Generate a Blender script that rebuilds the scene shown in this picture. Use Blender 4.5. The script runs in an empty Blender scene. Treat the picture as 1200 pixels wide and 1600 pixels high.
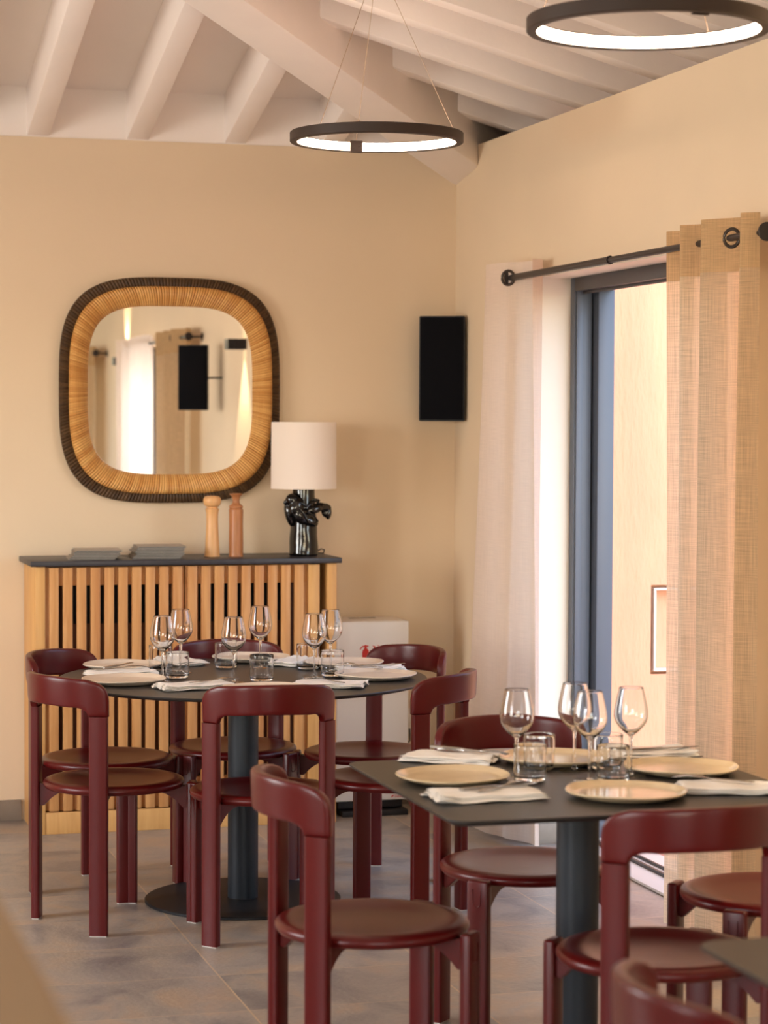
import bpy, bmesh, math, random
from mathutils import Vector, Matrix
random.seed(7)
C = bpy.context.scene.collection
PI = math.pi
def S2L(r, g, b):
    f = lambda c: (c/255/12.92) if c/255 <= .04045 else ((c/255+.055)/1.055)**2.4
    return (f(r), f(g), f(b), 1)

# ---------------------------------------------------------------- camera, world, lights, exposure
cam_d = bpy.data.cameras.new('camera'); cam = bpy.data.objects.new('camera', cam_d); C.objects.link(cam)
FPX = 3600.0
cam_d.sensor_fit = 'VERTICAL'; cam_d.sensor_height = 36; cam_d.sensor_width = 27; cam_d.lens = FPX/1600*36
R_ = Vector((0.96217459, -0.27239811, 0.00439661)); D_ = Vector((-0.00639689, -0.03872326, -0.9992295)); F_ = Vector((0.27235848, 0.96140511, -0.03900104))
# columns: camera right, up, back  (vectors above are the camera axes written in room X, Y, Z)
cam.matrix_world = Matrix(((R_[0], -D_[0], -F_[0], 0), (R_[1], -D_[1], -F_[1], 0), (R_[2], -D_[2], -F_[2], 1.588), (0, 0, 0, 1)))
cam_d.clip_start = .05; cam_d.clip_end = 200
cam_d.dof.use_dof = True; cam_d.dof.focus_distance = 7.2; cam_d.dof.aperture_fstop = 4.0
bpy.context.scene.camera = cam
vs = bpy.context.scene.view_settings
vs.view_transform = 'Standard'; vs.look = 'None'; vs.gamma = 1; vs.use_curve_mapping = False
vs.exposure = 0.38

W = bpy.data.worlds.new('sky'); bpy.context.scene.world = W; W.use_nodes = True
nt = W.node_tree; nt.nodes.clear()
sky = nt.nodes.new('ShaderNodeTexSky'); sky.sky_type = 'NISHITA'; sky.sun_disc = False
sky.sun_elevation = math.radians(38); sky.sun_rotation = math.radians(184); sky.air_density = 1.0; sky.dust_density = 1.0
bg = nt.nodes.new('ShaderNodeBackground'); bg.inputs[1].default_value = 0.68
wo = nt.nodes.new('ShaderNodeOutputWorld'); nt.links.new(sky.outputs[0], bg.inputs[0]); nt.links.new(bg.outputs[0], wo.inputs[0])

def aim(o, d):
    o.rotation_euler = Vector(d).to_track_quat('-Z', 'Y').to_euler()
sd = bpy.data.lights.new('sun', 'SUN'); sd.energy = .5; sd.angle = .01; sd.color = (1, .93, .82)
so = bpy.data.objects.new('sun', sd); C.objects.link(so); aim(so, (.06, 1, -.72)); so.location = (2, -6, 9)
def area(name, loc, d, sx, sy, e, col, portal=False):
    l = bpy.data.lights.new(name, 'AREA'); l.shape = 'RECTANGLE'; l.size = sx; l.size_y = sy; l.energy = e; l.color = col
    o = bpy.data.objects.new(name, l); C.objects.link(o); o.location = loc; aim(o, d)
    if portal: l.cycles.is_portal = True
    return o
# daylight through the windows of the left wall and the glazed rear wall
area('window_daylight', (-2.72, 6.6, 1.5), (1, 0, -.4), 1.5, 1.7, 95, (1, .95, .90))
area('window_daylight', (-2.72, 2.2, 1.5), (1, 0, -.4), 1.9, 1.7, 80, (1, .95, .90))
area('window_daylight', (.2, -3.13, 1.5), (0, 1, -.25), 3.0, 1.9, 12, (1, .94, .88))
area('window_daylight', (3.75, 2.3, 1.3), (-1, .1, -.12), 2.0, 2.0, 80, (1, .96, .93))
area('door_portal', (3.25, 7.25, 1.07), (-1, 0, 0), 1.9, 2.1, 1, (1, 1, 1), True)

# ---------------------------------------------------------------- materials
MATS = {}
def mat(name, col, rough=.5, metal=0, spec=.5, noise=None, bump=None, coat=0, trans=0, ior=1.45, emis=None, estr=0, coords='Object'):
    """noise=(scale, amount, stretch) colour variation; bump=(scale, strength, stretch)"""
    m = bpy.data.materials.new(name); m.use_nodes = True
    n = m.node_tree.nodes; L = m.node_tree.links; p = n['Principled BSDF']
    p.inputs['Base Color'].default_value = col; p.inputs['Roughness'].default_value = rough
    p.inputs['Metallic'].default_value = metal; p.inputs['Specular IOR Level'].default_value = spec
    p.inputs['Coat Weight'].default_value = coat; p.inputs['Transmission Weight'].default_value = trans; p.inputs['IOR'].default_value = ior
    if emis: p.inputs['Emission Color'].default_value = emis; p.inputs['Emission Strength'].default_value = estr
    if noise or bump:
        tc = n.new('ShaderNodeTexCoord')
    if noise:
        sc, am, st = noise
        mp = n.new('ShaderNodeMapping'); mp.inputs['Scale'].default_value = st; L.new(tc.outputs[coords], mp.inputs[0])
        t = n.new('ShaderNodeTexNoise'); t.inputs['Scale'].default_value = sc; t.inputs['Detail'].default_value = 6; L.new(mp.outputs[0], t.inputs[0])
        r = n.new('ShaderNodeValToRGB')
        r.color_ramp.elements[0].position = .3; r.color_ramp.elements[1].position = .7
        r.color_ramp.elements[0].color = tuple(c*(1-am) for c in col[:3])+(1,); r.color_ramp.elements[1].color = tuple(min(1, c*(1+am)) for c in col[:3])+(1,)
        L.new(t.outputs[0], r.inputs[0]); L.new(r.outputs[0], p.inputs['Base Color'])
    if bump:
        sc, am, st = bump
        mp = n.new('ShaderNodeMapping'); mp.inputs['Scale'].default_value = st; L.new(tc.outputs[coords], mp.inputs[0])
        t = n.new('ShaderNodeTexNoise'); t.inputs['Scale'].default_value = sc; t.inputs['Detail'].default_value = 5; L.new(mp.outputs[0], t.inputs[0])
        b = n.new('ShaderNodeBump'); b.inputs['Strength'].default_value = am; b.inputs['Distance'].default_value = .01
        L.new(t.outputs[0], b.inputs['Height']); L.new(b.outputs[0], p.inputs['Normal'])
    MATS[name] = m
    return m
I1 = (1, 1, 1)
m_wall = mat('wall_paint', S2L(227, 204, 174), .75, noise=(1.3, .03, I1), bump=(55, .05, I1), spec=.25)
m_ceil = mat('ceiling_paint', S2L(247, 236, 228), .6, noise=(2, .03, I1), bump=(30, .06, I1), spec=.3)
m_beam = mat('beam_paint', S2L(250, 239, 232), .5, noise=(3, .03, (1, 1, 1)), bump=(18, .12, (1, 1, 1)), spec=.35)
m_red = mat('burgundy_lacquer', S2L(84, 12, 12), .30, spec=.42, noise=(3, .06, I1))
m_glide = mat('felt_glide', S2L(205, 198, 190), .8)
m_black = mat('black_powder_coat', S2L(34, 34, 37), .5, spec=.35, bump=(400, .03, I1))
m_top = mat('table_laminate', S2L(47, 43, 41), .36, spec=.5, noise=(8, .08, I1))
m_edge = mat('table_edge', S2L(30, 29, 31), .35)
m_pole = mat('pole_paint', S2L(30, 37, 46), .45, spec=.55)
m_blackfab = mat('speaker_grille', S2L(14, 14, 18), .85, spec=.1, bump=(500, .1, I1))
m_ring = mat('dark_bronze_metal', S2L(62, 50, 44), .5, spec=.4)
m_led = mat('led_diffuser', (1, .9, .8, 1), .5, emis=(1, .76, .58, 1), estr=13.0)
m_wire = mat('steel_wire', S2L(190, 165, 140), .4, metal=.6)
m_rod = mat('rod_metal', S2L(48, 42, 42), .35, metal=.3)
m_gro = mat('grommet_metal', S2L(70, 62, 56), .3, metal=.7)
m_stone = mat('slate_worktop', S2L(52, 50, 56), .38, noise=(30, .12, I1), bump=(60, .05, I1))
m_glass = mat('clear_glass', (1, 1, 1, 1), 0.0, trans=1, ior=1.40)
m_etch = mat('etched_mark', S2L(120, 116, 112), .6)
m_plate = mat('sand_glaze', S2L(222, 196, 156), .16, spec=.5, noise=(14, .08, I1), coat=.2)
m_plate2 = mat('pale_stoneware', S2L(232, 212, 190), .35, spec=.45, noise=(14, .06, I1))
m_nap = mat('napkin_linen', S2L(250, 244, 236), .9, spec=.1, bump=(120, .15, I1))
m_steel = mat('cutlery_steel', S2L(170, 166, 162), .22, metal=1)
m_grey = mat('frame_aluminium', S2L(92, 100, 112), .4, spec=.5)
m_dkgrey = mat('frame_dark', S2L(70, 66, 66), .45)
m_white = mat('white_plastic', S2L(233, 226, 220), .4)
m_reveal = mat('reveal_plaster', S2L(244, 236, 222), .8, bump=(60, .04, I1))
m_rough_out = mat('outside_render', S2L(230, 178, 144), .9, noise=(6, .04, (1, 1, .5)), bump=(26, .55, (2.2, 2.2, .55)), spec=.1)
m_terra = mat('terracotta_paving', S2L(205, 150, 130), .8, noise=(5, .1, I1))
m_skirt = mat('skirting_tile', S2L(140, 128, 116), .5, noise=(12, .12, I1))
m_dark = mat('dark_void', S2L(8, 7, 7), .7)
m_redprint = mat('red_print', S2L(205, 38, 20), .5)
m_cord = mat('black_cord', S2L(20, 18, 18), .5)
m_foot = mat('black_rubber', S2L(30, 27, 28), .6)
m_cera = mat('black_ceramic', S2L(12, 10, 10), .12, spec=.5, coat=.5, bump=(30, .18, I1))
m_shade = mat('shade_fabric', S2L(238, 222, 208), .85, spec=.1, bump=(220, .06, (1, 1, 1)))
m_cover = mat('brochure_cover', S2L(176, 166, 154), .5, noise=(40, .1, I1))
m_page = mat('brochure_pages', S2L(90, 88, 88), .6)
m_mill1 = mat('maple_wood', S2L(222, 168, 112), .35, noise=(9, .12, (6, 6, .6)))
m_mill2 = mat('cherry_wood', S2L(178, 116, 72), .33, noise=(9, .15, (6, 6, .6)))
m_mirror = mat('mirror_silver', (.93, .93, .92, 1), .0, metal=1)
m_beige = mat('beige_counter', S2L(160, 134, 102), .6, noise=(4, .04, I1))
m_sock = mat('socket_plastic', S2L(225, 215, 200), .4)
m_hedge = mat('hedge_leaf', S2L(90, 120, 55), .8, noise=(18, .5, I1))

def wood(name, a, b, c, st=(14, 14, .9)):
    m = mat(name, a, .42, spec=.4); n = m.node_tree.nodes; L = m.node_tree.links; p = n['Principled BSDF']
    tc = n.new('ShaderNodeTexCoord'); mp = n.new('ShaderNodeMapping'); mp.inputs['Scale'].default_value = st
    L.new(tc.outputs['Object'], mp.inputs[0])
    t = n.new('ShaderNodeTexNoise'); t.inputs['Scale'].default_value = 3.5; t.inputs['Detail'].default_value = 9; t.inputs['Distortion'].default_value = .6
    L.new(mp.outputs[0], t.inputs[0])
    r = n.new('ShaderNodeValToRGB'); r.color_ramp.elements[0].color = a; r.color_ramp.elements[0].position = .3
    r.color_ramp.elements[1].color = b; r.color_ramp.elements[1].position = .7
    L.new(t.outputs[0], r.inputs[0])
    # board to board tone
    sx = n.new('ShaderNodeSeparateXYZ'); L.new(tc.outputs['Object'], sx.inputs[0])
    mm = n.new('ShaderNodeMath'); mm.operation = 'MULTIPLY'; mm.inputs[1].default_value = 1/.0535; L.new(sx.outputs[0], mm.inputs[0])
    fl = n.new('ShaderNodeMath'); fl.operation = 'FLOOR'; L.new(mm.outputs[0], fl.inputs[0])
    wn = n.new('ShaderNodeTexWhiteNoise'); wn.noise_dimensions = '1D'; L.new(fl.outputs[0], wn.inputs['W'])
    mx = n.new('ShaderNodeMix'); mx.data_type = 'RGBA'; mx.blend_type = 'MIX'; mx.inputs['B'].default_value = c
    ml = n.new('ShaderNodeMath'); ml.operation = 'MULTIPLY'; ml.inputs[1].default_value = .55; L.new(wn.outputs[0], ml.inputs[0])
    L.new(ml.outputs[0], mx.inputs['Factor']); L.new(r.outputs[0], mx.inputs['A']); L.new(mx.outputs['Result'], p.inputs['Base Color'])
    return m
m_oak = wood('oak_slats', S2L(196, 136, 78), S2L(222, 168, 108), S2L(178, 112, 64))
m_oakside = wood('oak_panel', S2L(204, 150, 88), S2L(222, 172, 108), S2L(214, 160, 96))
m_oakdark = mat('oak_backing', S2L(120, 66, 30), .6)

def reed(name, a, b, freq, bs=.6):
    m = mat(name, a, .4, spec=.4); n = m.node_tree.nodes; L = m.node_tree.links; p = n['Principled BSDF']
    uv = n.new('ShaderNodeUVMap'); sx = n.new('ShaderNodeSeparateXYZ'); L.new(uv.outputs[0], sx.inputs[0])
    mm = n.new('ShaderNodeMath'); mm.operation = 'MULTIPLY'; mm.inputs[1].default_value = freq; L.new(sx.outputs[0], mm.inputs[0])
    fl = n.new('ShaderNodeMath'); fl.operation = 'FLOOR'; L.new(mm.outputs[0], fl.inputs[0])
    wn = n.new('ShaderNodeTexWhiteNoise'); wn.noise_dimensions = '1D'; L.new(fl.outputs[0], wn.inputs['W'])
    m2 = n.new('ShaderNodeMath'); m2.operation = 'MULTIPLY'; m2.inputs[1].default_value = 2*PI*freq; L.new(sx.outputs[0], m2.inputs[0])
    sn = n.new('ShaderNodeMath'); sn.operation = 'COSINE'; L.new(m2.outputs[0], sn.inputs[0])
    tn = n.new('ShaderNodeTexNoise'); tn.inputs['Scale'].default_value = 26; L.new(uv.outputs[0], tn.inputs[0])
    ad = n.new('ShaderNodeMath'); ad.operation = 'ADD'; L.new(wn.outputs[0], ad.inputs[0]); L.new(tn.outputs[0], ad.inputs[1])
    hf = n.new('ShaderNodeMath'); hf.operation = 'MULTIPLY'; hf.inputs[1].default_value = .5; L.new(ad.outputs[0], hf.inputs[0])
    mx = n.new('ShaderNodeMix'); mx.data_type = 'RGBA'; mx.inputs['A'].default_value = a; mx.inputs['B'].default_value = b
    L.new(hf.outputs[0], mx.inputs['Factor']); L.new(mx.outputs['Result'], p.inputs['Base Color'])
    bp = n.new('ShaderNodeBump'); bp.inputs['Strength'].default_value = bs; bp.inputs['Distance'].default_value = .004; bp.invert = True
    L.new(sn.outputs[0], bp.inputs['Height']); L.new(bp.outputs[0], p.inputs['Normal'])
    return m
m_rattan = reed('honey_rattan', S2L(184, 116, 48), S2L(240, 186, 112), 260)
m_rattan_dk = reed('dark_rattan', S2L(52, 34, 20), S2L(104, 76, 48), 230, .8)

def linen(name, col, tr, weave, back, seethru=0.0):
    m = bpy.data.materials.new(name); m.use_nodes = True; n = m.node_tree.nodes; L = m.node_tree.links; n.clear()
    out = n.new('ShaderNodeOutputMaterial'); uv = n.new('ShaderNodeUVMap')
    vals = []
    for sc in ((9, 420, 1), (300, 7, 1)):
        mp = n.new('ShaderNodeMapping'); mp.inputs['Scale'].default_value = sc; L.new(uv.outputs[0], mp.inputs[0])
        t = n.new('ShaderNodeTexNoise'); t.inputs['Scale'].default_value = 1; t.inputs['Detail'].default_value = 3; L.new(mp.outputs[0], t.inputs[0])
        vals.append(t)
    ad = n.new('ShaderNodeMath'); ad.operation = 'ADD'; L.new(vals[0].outputs[0], ad.inputs[0]); L.new(vals[1].outputs[0], ad.inputs[1])
    mr = n.new('ShaderNodeMapRange'); mr.inputs['From Min'].default_value = .75; mr.inputs['From Max'].default_value = 1.25
    mr.inputs['To Min'].default_value = 1-weave; mr.inputs['To Max'].default_value = 1; L.new(ad.outputs[0], mr.inputs[0])
    def tint(c):
        vm = n.new('ShaderNodeVectorMath'); vm.operation = 'SCALE'; vm.inputs[0].default_value = c[:3]; L.new(mr.outputs[0], vm.inputs['Scale']); return vm
    d = n.new('ShaderNodeBsdfDiffuse'); L.new(tint(col).outputs[0], d.inputs[0])
    t = n.new('ShaderNodeBsdfTranslucent'); L.new(tint(back).outputs[0], t.inputs[0])
    mx = n.new('ShaderNodeMixShader'); mx.inputs[0].default_value = tr; L.new(d.outputs[0], mx.inputs[1]); L.new(t.outputs[0], mx.inputs[2])
    tp = n.new('ShaderNodeBsdfTransparent'); tp.inputs[0].default_value = (1, .96, .9, 1)
    m3 = n.new('ShaderNodeMixShader'); m3.inputs[0].default_value = seethru; L.new(mx.outputs[0], m3.inputs[1]); L.new(tp.outputs[0], m3.inputs[2])
    L.new(m3.outputs[0], out.inputs[0]); return m
m_linen = linen('sheer_linen', S2L(228, 204, 172), .62, .34, S2L(250, 226, 190), .10)
m_linen_hd = linen('linen_header', S2L(214, 178, 134), .28, .3, S2L(226, 190, 146))
m_linenw = linen('linen_backlight_tint', S2L(242, 222, 206), .42, .10, S2L(252, 242, 230))  # same cloth as the sheer linen; its different backlight is put into the colour

def tiles():
    m = mat('stone_tiles', S2L(170, 156, 142), .34, spec=.45); n = m.node_tree.nodes; L = m.node_tree.links; p = n['Principled BSDF']
    tc = n.new('ShaderNodeTexCoord'); sx = n.new('ShaderNodeSeparateXYZ'); L.new(tc.outputs['Object'], sx.inputs[0])
    def M(op, a, b=None):
        k = n.new('ShaderNodeMath'); k.operation = op
        for i, v in enumerate((a, b)):
            if v is None: continue
            if isinstance(v, (int, float)): k.inputs[i].default_value = v
            else: L.new(v, k.inputs[i])
        return k.outputs[0]
    u = M('DIVIDE', M('SUBTRACT', sx.outputs[0], 1.335), .61); v = M('DIVIDE', M('SUBTRACT', sx.outputs[1], 6.43), .407)
    fu = M('SUBTRACT', u, M('FLOOR', u)); fv = M('SUBTRACT', v, M('FLOOR', v))
    du = M('MULTIPLY', M('MINIMUM', fu, M('SUBTRACT', 1.0, fu)), .61); dv = M('MULTIPLY', M('MINIMUM', fv, M('SUBTRACT', 1.0, fv)), .407)
    joint = M('LESS_THAN', M('MINIMUM', du, M('MULTIPLY', dv, 1.6)), .0028)
    cid = n.new('ShaderNodeCombineXYZ'); L.new(M('FLOOR', u), cid.inputs[0]); L.new(M('FLOOR', v), cid.inputs[1])
    wn = n.new('ShaderNodeTexWhiteNoise'); wn.noise_dimensions = '3D'; L.new(cid.outputs[0], wn.inputs['Vector'])
    off = n.new('ShaderNodeVectorMath'); off.operation = 'SCALE'; off.inputs['Scale'].default_value = 9; L.new(wn.outputs['Color'], off.inputs[0])
    av = n.new('ShaderNodeVectorMath'); av.operation = 'ADD'; L.new(tc.outputs['Object'], av.inputs[0]); L.new(off.outputs[0], av.inputs[1])
    mp = n.new('ShaderNodeMapping'); mp.inputs['Scale'].default_value = (1.6, 1.3, 1); L.new(av.outputs[0], mp.inputs[0])
    t = n.new('ShaderNodeTexNoise'); t.inputs['Scale'].default_value = 2.1; t.inputs['Detail'].default_value = 9; t.inputs['Roughness'].default_value = .62; t.inputs['Distortion'].default_value = .8
    L.new(mp.outputs[0], t.inputs[0])
    r = n.new('ShaderNodeValToRGB'); e = r.color_ramp.elements
    e[0].position = .28; e[0].color = S2L(116, 110, 110); e[1].position = .75; e[1].color = S2L(194, 180, 162)
    k = e.new(.5); k.color = S2L(160, 151, 142); k = e.new(.62); k.color = S2L(172, 152, 132)
    L.new(t.outputs[0], r.inputs[0])
    t2 = n.new('ShaderNodeTexNoise'); t2.inputs['Scale'].default_value = 70; t2.inputs['Detail'].default_value = 6; L.new(av.outputs[0], t2.inputs[0])
    sc = M('ADD', M('MULTIPLY', t2.outputs[0], .34), M('ADD', .78, M('MULTIPLY', wn.outputs[0], .20)))
    vm = n.new('ShaderNodeVectorMath'); vm.operation = 'SCALE'; L.new(r.outputs[0], vm.inputs[0]); L.new(sc, vm.inputs['Scale'])
    mx = n.new('ShaderNodeMix'); mx.data_type = 'RGBA'; mx.inputs['B'].default_value = S2L(196, 174, 146)
    L.new(joint, mx.inputs['Factor']); L.new(vm.outputs[0], mx.inputs['A']); L.new(mx.outputs['Result'], p.inputs['Base Color'])
    b = n.new('ShaderNodeBump'); b.inputs['Strength'].default_value = .12; b.inputs['Distance'].default_value = .01
    L.new(t2.outputs[0], b.inputs['Height']); L.new(b.outputs[0], p.inputs['Normal'])
    return m
m_tile = tiles()

# ---------------------------------------------------------------- helpers
def link(name, bm, m, parent=None, smooth=True, ang=35):
    me = bpy.data.meshes.new(name)
    bmesh.ops.recalc_face_normals(bm, faces=bm.faces)
    bm.to_mesh(me); bm.free(); me.materials.append(m)
    o = bpy.data.objects.new(name, me); C.objects.link(o)
    if parent: o.parent = parent
    if smooth:
        for p in me.polygons: p.use_smooth = True
        try: me.set_sharp_from_angle(angle=math.radians(ang))
        except Exception: pass
    return o
def tag(o, label, cat, group=None):
    o['label'] = label; o['category'] = cat
    if group: o['group'] = group
    return o
def thing(name, label, cat, loc=(0, 0, 0), rz=0, group=None):
    o = bpy.data.objects.new(name, None); C.objects.link(o); o.location = loc; o.rotation_euler = (0, 0, rz)
    o.empty_display_size = .05
    return tag(o, label, cat, group)
def struct(name, bm, m, parent=None, **k):
    o = link(name, bm, m, parent, **k)
    if not parent: o['kind'] = 'structure'
    return o
def dup(root, loc, rz, label, group=None):
    def cp(o, par):
        c = o.copy(); C.objects.link(c)
        if par is not None: c.parent = par
        for ch in list(kids.get(o, [])): cp(ch, c)
        return c
    kids = {}
    for o in list(bpy.data.objects):
        if o.parent: kids.setdefault(o.parent, []).append(o)
    r = cp(root, None); r.location = loc; r.rotation_euler = (0, 0, rz); r['label'] = label
    if group: r['group'] = group
    return r
def box(bm, x0, x1, y0, y1, z0, z1, bev=0, seg=2):
    vs_ = [bm.verts.new((x, y, z)) for x in (x0, x1) for y in (y0, y1) for z in (z0, z1)]
    f = [(0, 1, 3, 2), (4, 6, 7, 5), (0, 4, 5, 1), (2, 3, 7, 6), (0, 2, 6, 4), (1, 5, 7, 3)]
    fs = [bm.faces.new([vs_[i] for i in q]) for q in f]
    if bev:
        es = list({e for g in fs for e in g.edges})
        bmesh.ops.bevel(bm, geom=es, offset=bev, segments=seg, affect='EDGES', profile=.5)
    return bm
def boxo(name, dims, m, parent=None, bev=.003, st=False, seg=2):
    bm = bmesh.new(); box(bm, *dims, bev=bev, seg=seg)
    return struct(name, bm, m, parent) if st else link(name, bm, m, parent)
def lathe(bm, prof, n=48, cx=0, cy=0, close=True):
    """prof: list of (r,z); r==0 -> pole"""
    rings = []
    for r, z in prof:
        if r < 1e-6: rings.append([bm.verts.new((cx, cy, z))])
        else: rings.append([bm.verts.new((cx+r*math.cos(2*PI*i/n), cy+r*math.sin(2*PI*i/n), z)) for i in range(n)])
    for a, b in zip(rings, rings[1:]):
        if len(a) == 1 and len(b) == 1: continue
        for i in range(n):
            j = (i+1) % n
            if len(a) == 1: bm.faces.new((a[0], b[i], b[j]))
            elif len(b) == 1: bm.faces.new((a[i], b[0], a[j]))
            else: bm.faces.new((a[i], b[i], b[j], a[j]))
    return bm
def smooth_prof(pts, k=4):
    out = []
    for i in range(len(pts)-1):
        p0 = pts[max(0, i-1)]; p1 = pts[i]; p2 = pts[i+1]; p3 = pts[min(len(pts)-1, i+2)]
        for s in range(k):
            t = s/k
            out.append(tuple(.5*((2*p1[c])+(-p0[c]+p2[c])*t+(2*p0[c]-5*p1[c]+4*p2[c]-p3[c])*t*t+(-p0[c]+3*p1[c]-3*p2[c]+p3[c])*t**3) for c in (0, 1)))
    out.append(pts[-1]); return [(max(0, r), z) for r, z in out]
def tube(bm, pts, r, n=10, caps=True):
    pts = [Vector(p) for p in pts]; rings = []
    for i, p in enumerate(pts):
        t = (pts[min(i+1, len(pts)-1)]-pts[max(i-1, 0)]).normalized()
        a = t.cross(Vector((0, 0, 1)));
        if a.length < .01: a = t.cross(Vector((1, 0, 0)))
        a.normalize(); b = t.cross(a)
        rr = r[i] if isinstance(r, (list, tuple)) else r
        rings.append([bm.verts.new(p+a*rr*math.cos(2*PI*k/n)+b*rr*math.sin(2*PI*k/n)) for k in range(n)])
    for A, B in zip(rings, rings[1:]):
        for k in range(n): bm.faces.new((A[k], A[(k+1) % n], B[(k+1) % n], B[k]))
    if caps: bm.faces.new(rings[0][::-1]); bm.faces.new(rings[-1])
    return bm
def prism(bm, poly, h, fn):
    """poly 2D list; fn(x,y,w) -> 3D; w in 0..h"""
    a = [bm.verts.new(fn(x, y, 0)) for x, y in poly]; b = [bm.verts.new(fn(x, y, h)) for x, y in poly]
    bm.faces.new(a); bm.faces.new(b[::-1])
    for i in range(len(poly)):
        j = (i+1) % len(poly); bm.faces.new((a[i], b[i], b[j], a[j]))
    return bm

# ---------------------------------------------------------------- the room
XR, YB, XL, YF, ZT = 2.90, 9.16, -2.60, -3.0, 2.705
SL = .31
boxo('floor', (XL-.3, 3.20, YF-.3, YB+.3, -.1, 0), m_tile, bev=0, st=True)
boxo('wall_back', (XL-.3, XR+.3, YB, YB+.3, 0, ZT), m_wall, bev=0, st=True)
boxo('trim_1', (XL-.3, XR+.3, YB+.006, YB+.3, ZT, 3.05), m_ceil, bev=0, st=True)       # frieze above the back wall
# right wall with two door openings
bm = bmesh.new()
DO = [(1.25, 2.74), (6.22, 8.15)]; ZD = 2.135
for a, b in ((YF-.3, 1.25), (2.74, 6.22), (8.15, YB)): box(bm, XR, 3.2, a, b, 0, ZT)
for a, b in DO: box(bm, XR, 3.2, a, b, ZD, ZT)
struct('wall_right', bm, m_wall, smooth=False)
boxo('trim_2', (3.2, 3.3, YF-.3, YB+.3, 2.6, 3.05), m_ceil, bev=0, st=True)
# left wall with two window openings
bm = bmesh.new(); WO = [(1.2, 3.2), (5.8, 7.4)]
for a, b in ((YF-.3, 1.2), (3.2, 5.8), (7.4, YB)): box(bm, XL-.3, XL, a, b, 0, 3.05)
for a, b in WO: box(bm, XL-.3, XL, a, b, 0, .6); box(bm, XL-.3, XL, a, b, 2.4, 3.05)
struct('wall_left', bm, m_wall, smooth=False)
bm = bmesh.new(); box(bm, XL-.3, -1.4, YF-.3, YF, 0, 3.05); box(bm, 1.8, XR+.3, YF-.3, YF, 0, 3.05); box(bm, -1.4, 1.8, YF-.3, YF, 0, .5); box(bm, -1.4, 1.8, YF-.3, YF, 2.5, 3.05)
struct('wall_front', bm, m_wall, smooth=False)
def wframe(name, a, b, z0, z1, axis):
    bm = bmesh.new(); t = .06
    for (p, q, r, s) in ((a, b, z0, z0+t), (a, b, z1-t, z1), (a, a+t, z0+t, z1-t), (b-t, b, z0+t, z1-t), ((a+b)/2-.03, (a+b)/2+.03, z0+t, z1-t)):
        if axis == 'y': box(bm, XL-.1, XL-.04, p, q, r, s)
        else: box(bm, p, q, YF-.1, YF-.04, r, s)
    struct(name, bm, m_grey, smooth=False)
wframe('window_1', 1.2, 3.2, .6, 2.4, 'y'); wframe('window_2', 5.8, 7.4, .6, 2.4, 'y'); wframe('window_3', -1.4, 1.8, .5, 2.5, 'x')
# hipped ceiling: back plane 2.903 + SL*(YB-y), side planes 2.974 + SL*(distance from the side wall)
SL = .27
bm = bmesh.new(); ez = 2.974-SL*.4; ye_ = YB+.137
A = [bm.verts.new(p) for p in ((3.3, ye_, ez), (XL-.4, ye_, ez), (XL-.4, YF-.137, ez), (3.3, YF-.137, ez))]
rz_ = 2.974+SL*2.75; ry = YB-(rz_-2.903)/SL; r1 = bm.verts.new((.15, ry, rz_)); r2 = bm.verts.new((.15, YF+YB-ry, rz_))
for q in ((A[0], r1, A[1]), (A[1], r1, r2, A[2]), (A[2], r2, A[3]), (A[3], r2, r1, A[0])): bm.faces.new(q)
ce = struct('ceiling', bm, m_ceil, smooth=False)
mo = ce.modifiers.new('thick', 'SOLIDIFY'); mo.thickness = .12; mo.offset = 1
tn = 2
def rafter(p0, p1, w, side, z0b, z0t, z1b, z1t, bev=.006):
    """box between plan points with sloping bottom and top; side = unit plan vector across"""
    global tn; tn += 1
    bm = bmesh.new(); vv = []
    for (p, zb, zt) in ((p0, z0b, z0t), (p1, z1b, z1t)):
        for s in (-.5, .5):
            for z in (zb, zt): vv.append(bm.verts.new((p[0]+side[0]*w*s, p[1]+side[1]*w*s, z)))
    f = [(0, 1, 3, 2), (4, 6, 7, 5), (0, 4, 5, 1), (2, 3, 7, 6), (0, 2, 6, 4), (1, 5, 7, 3)]
    for q in f: bm.faces.new([vv[i] for i in q])
    bmesh.ops.recalc_face_normals(bm, faces=bm.faces)
    bmesh.ops.bevel(bm, geom=list(bm.edges), offset=bev, segments=2, affect='EDGES', profile=.5)
    return struct('trim_%d' % tn, bm, m_beam)
k = -8
while 1.172+.397*k < 2.75:
    x = 1.172+.397*k; k += 1
    if x < XL+.1: continue
    ye = (6.10+x) if x > .15 else (6.40-x)
    d = YB-ye
    rafter((x, YB+.1), (x, ye), .09, (1, 0), 2.713-SL*.1, 2.91-SL*.1, 2.713+SL*d, 2.91+SL*d)
for k in range(0, 23):
    y = 8.785-.376*k
    xe = max(.15, y-6.08)
    if y < .4: break
    d = XR-xe
    rafter((3.22, y), (xe, y), .085, (0, 1), 2.784-SL*.32, 2.98-SL*.32, 2.784+SL*d, 2.98+SL*d)
def hipz(S): return 2.577+.155*(12.03-S)
c0 = -6.13; q = math.sqrt(.5)
S0, S1 = 12.25, 6.62
rafter(((S0+c0)/2, (S0-c0)/2), ((S1+c0)/2, (S1-c0)/2), .226, (q, -q), hipz(S0), 2.88, hipz(S1), 3.70, .02)
rafter((XL+.0, YB), (.12, 6.3), .226, (q, q), 2.60, 2.92, 3.44, 3.70, .02)
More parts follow.
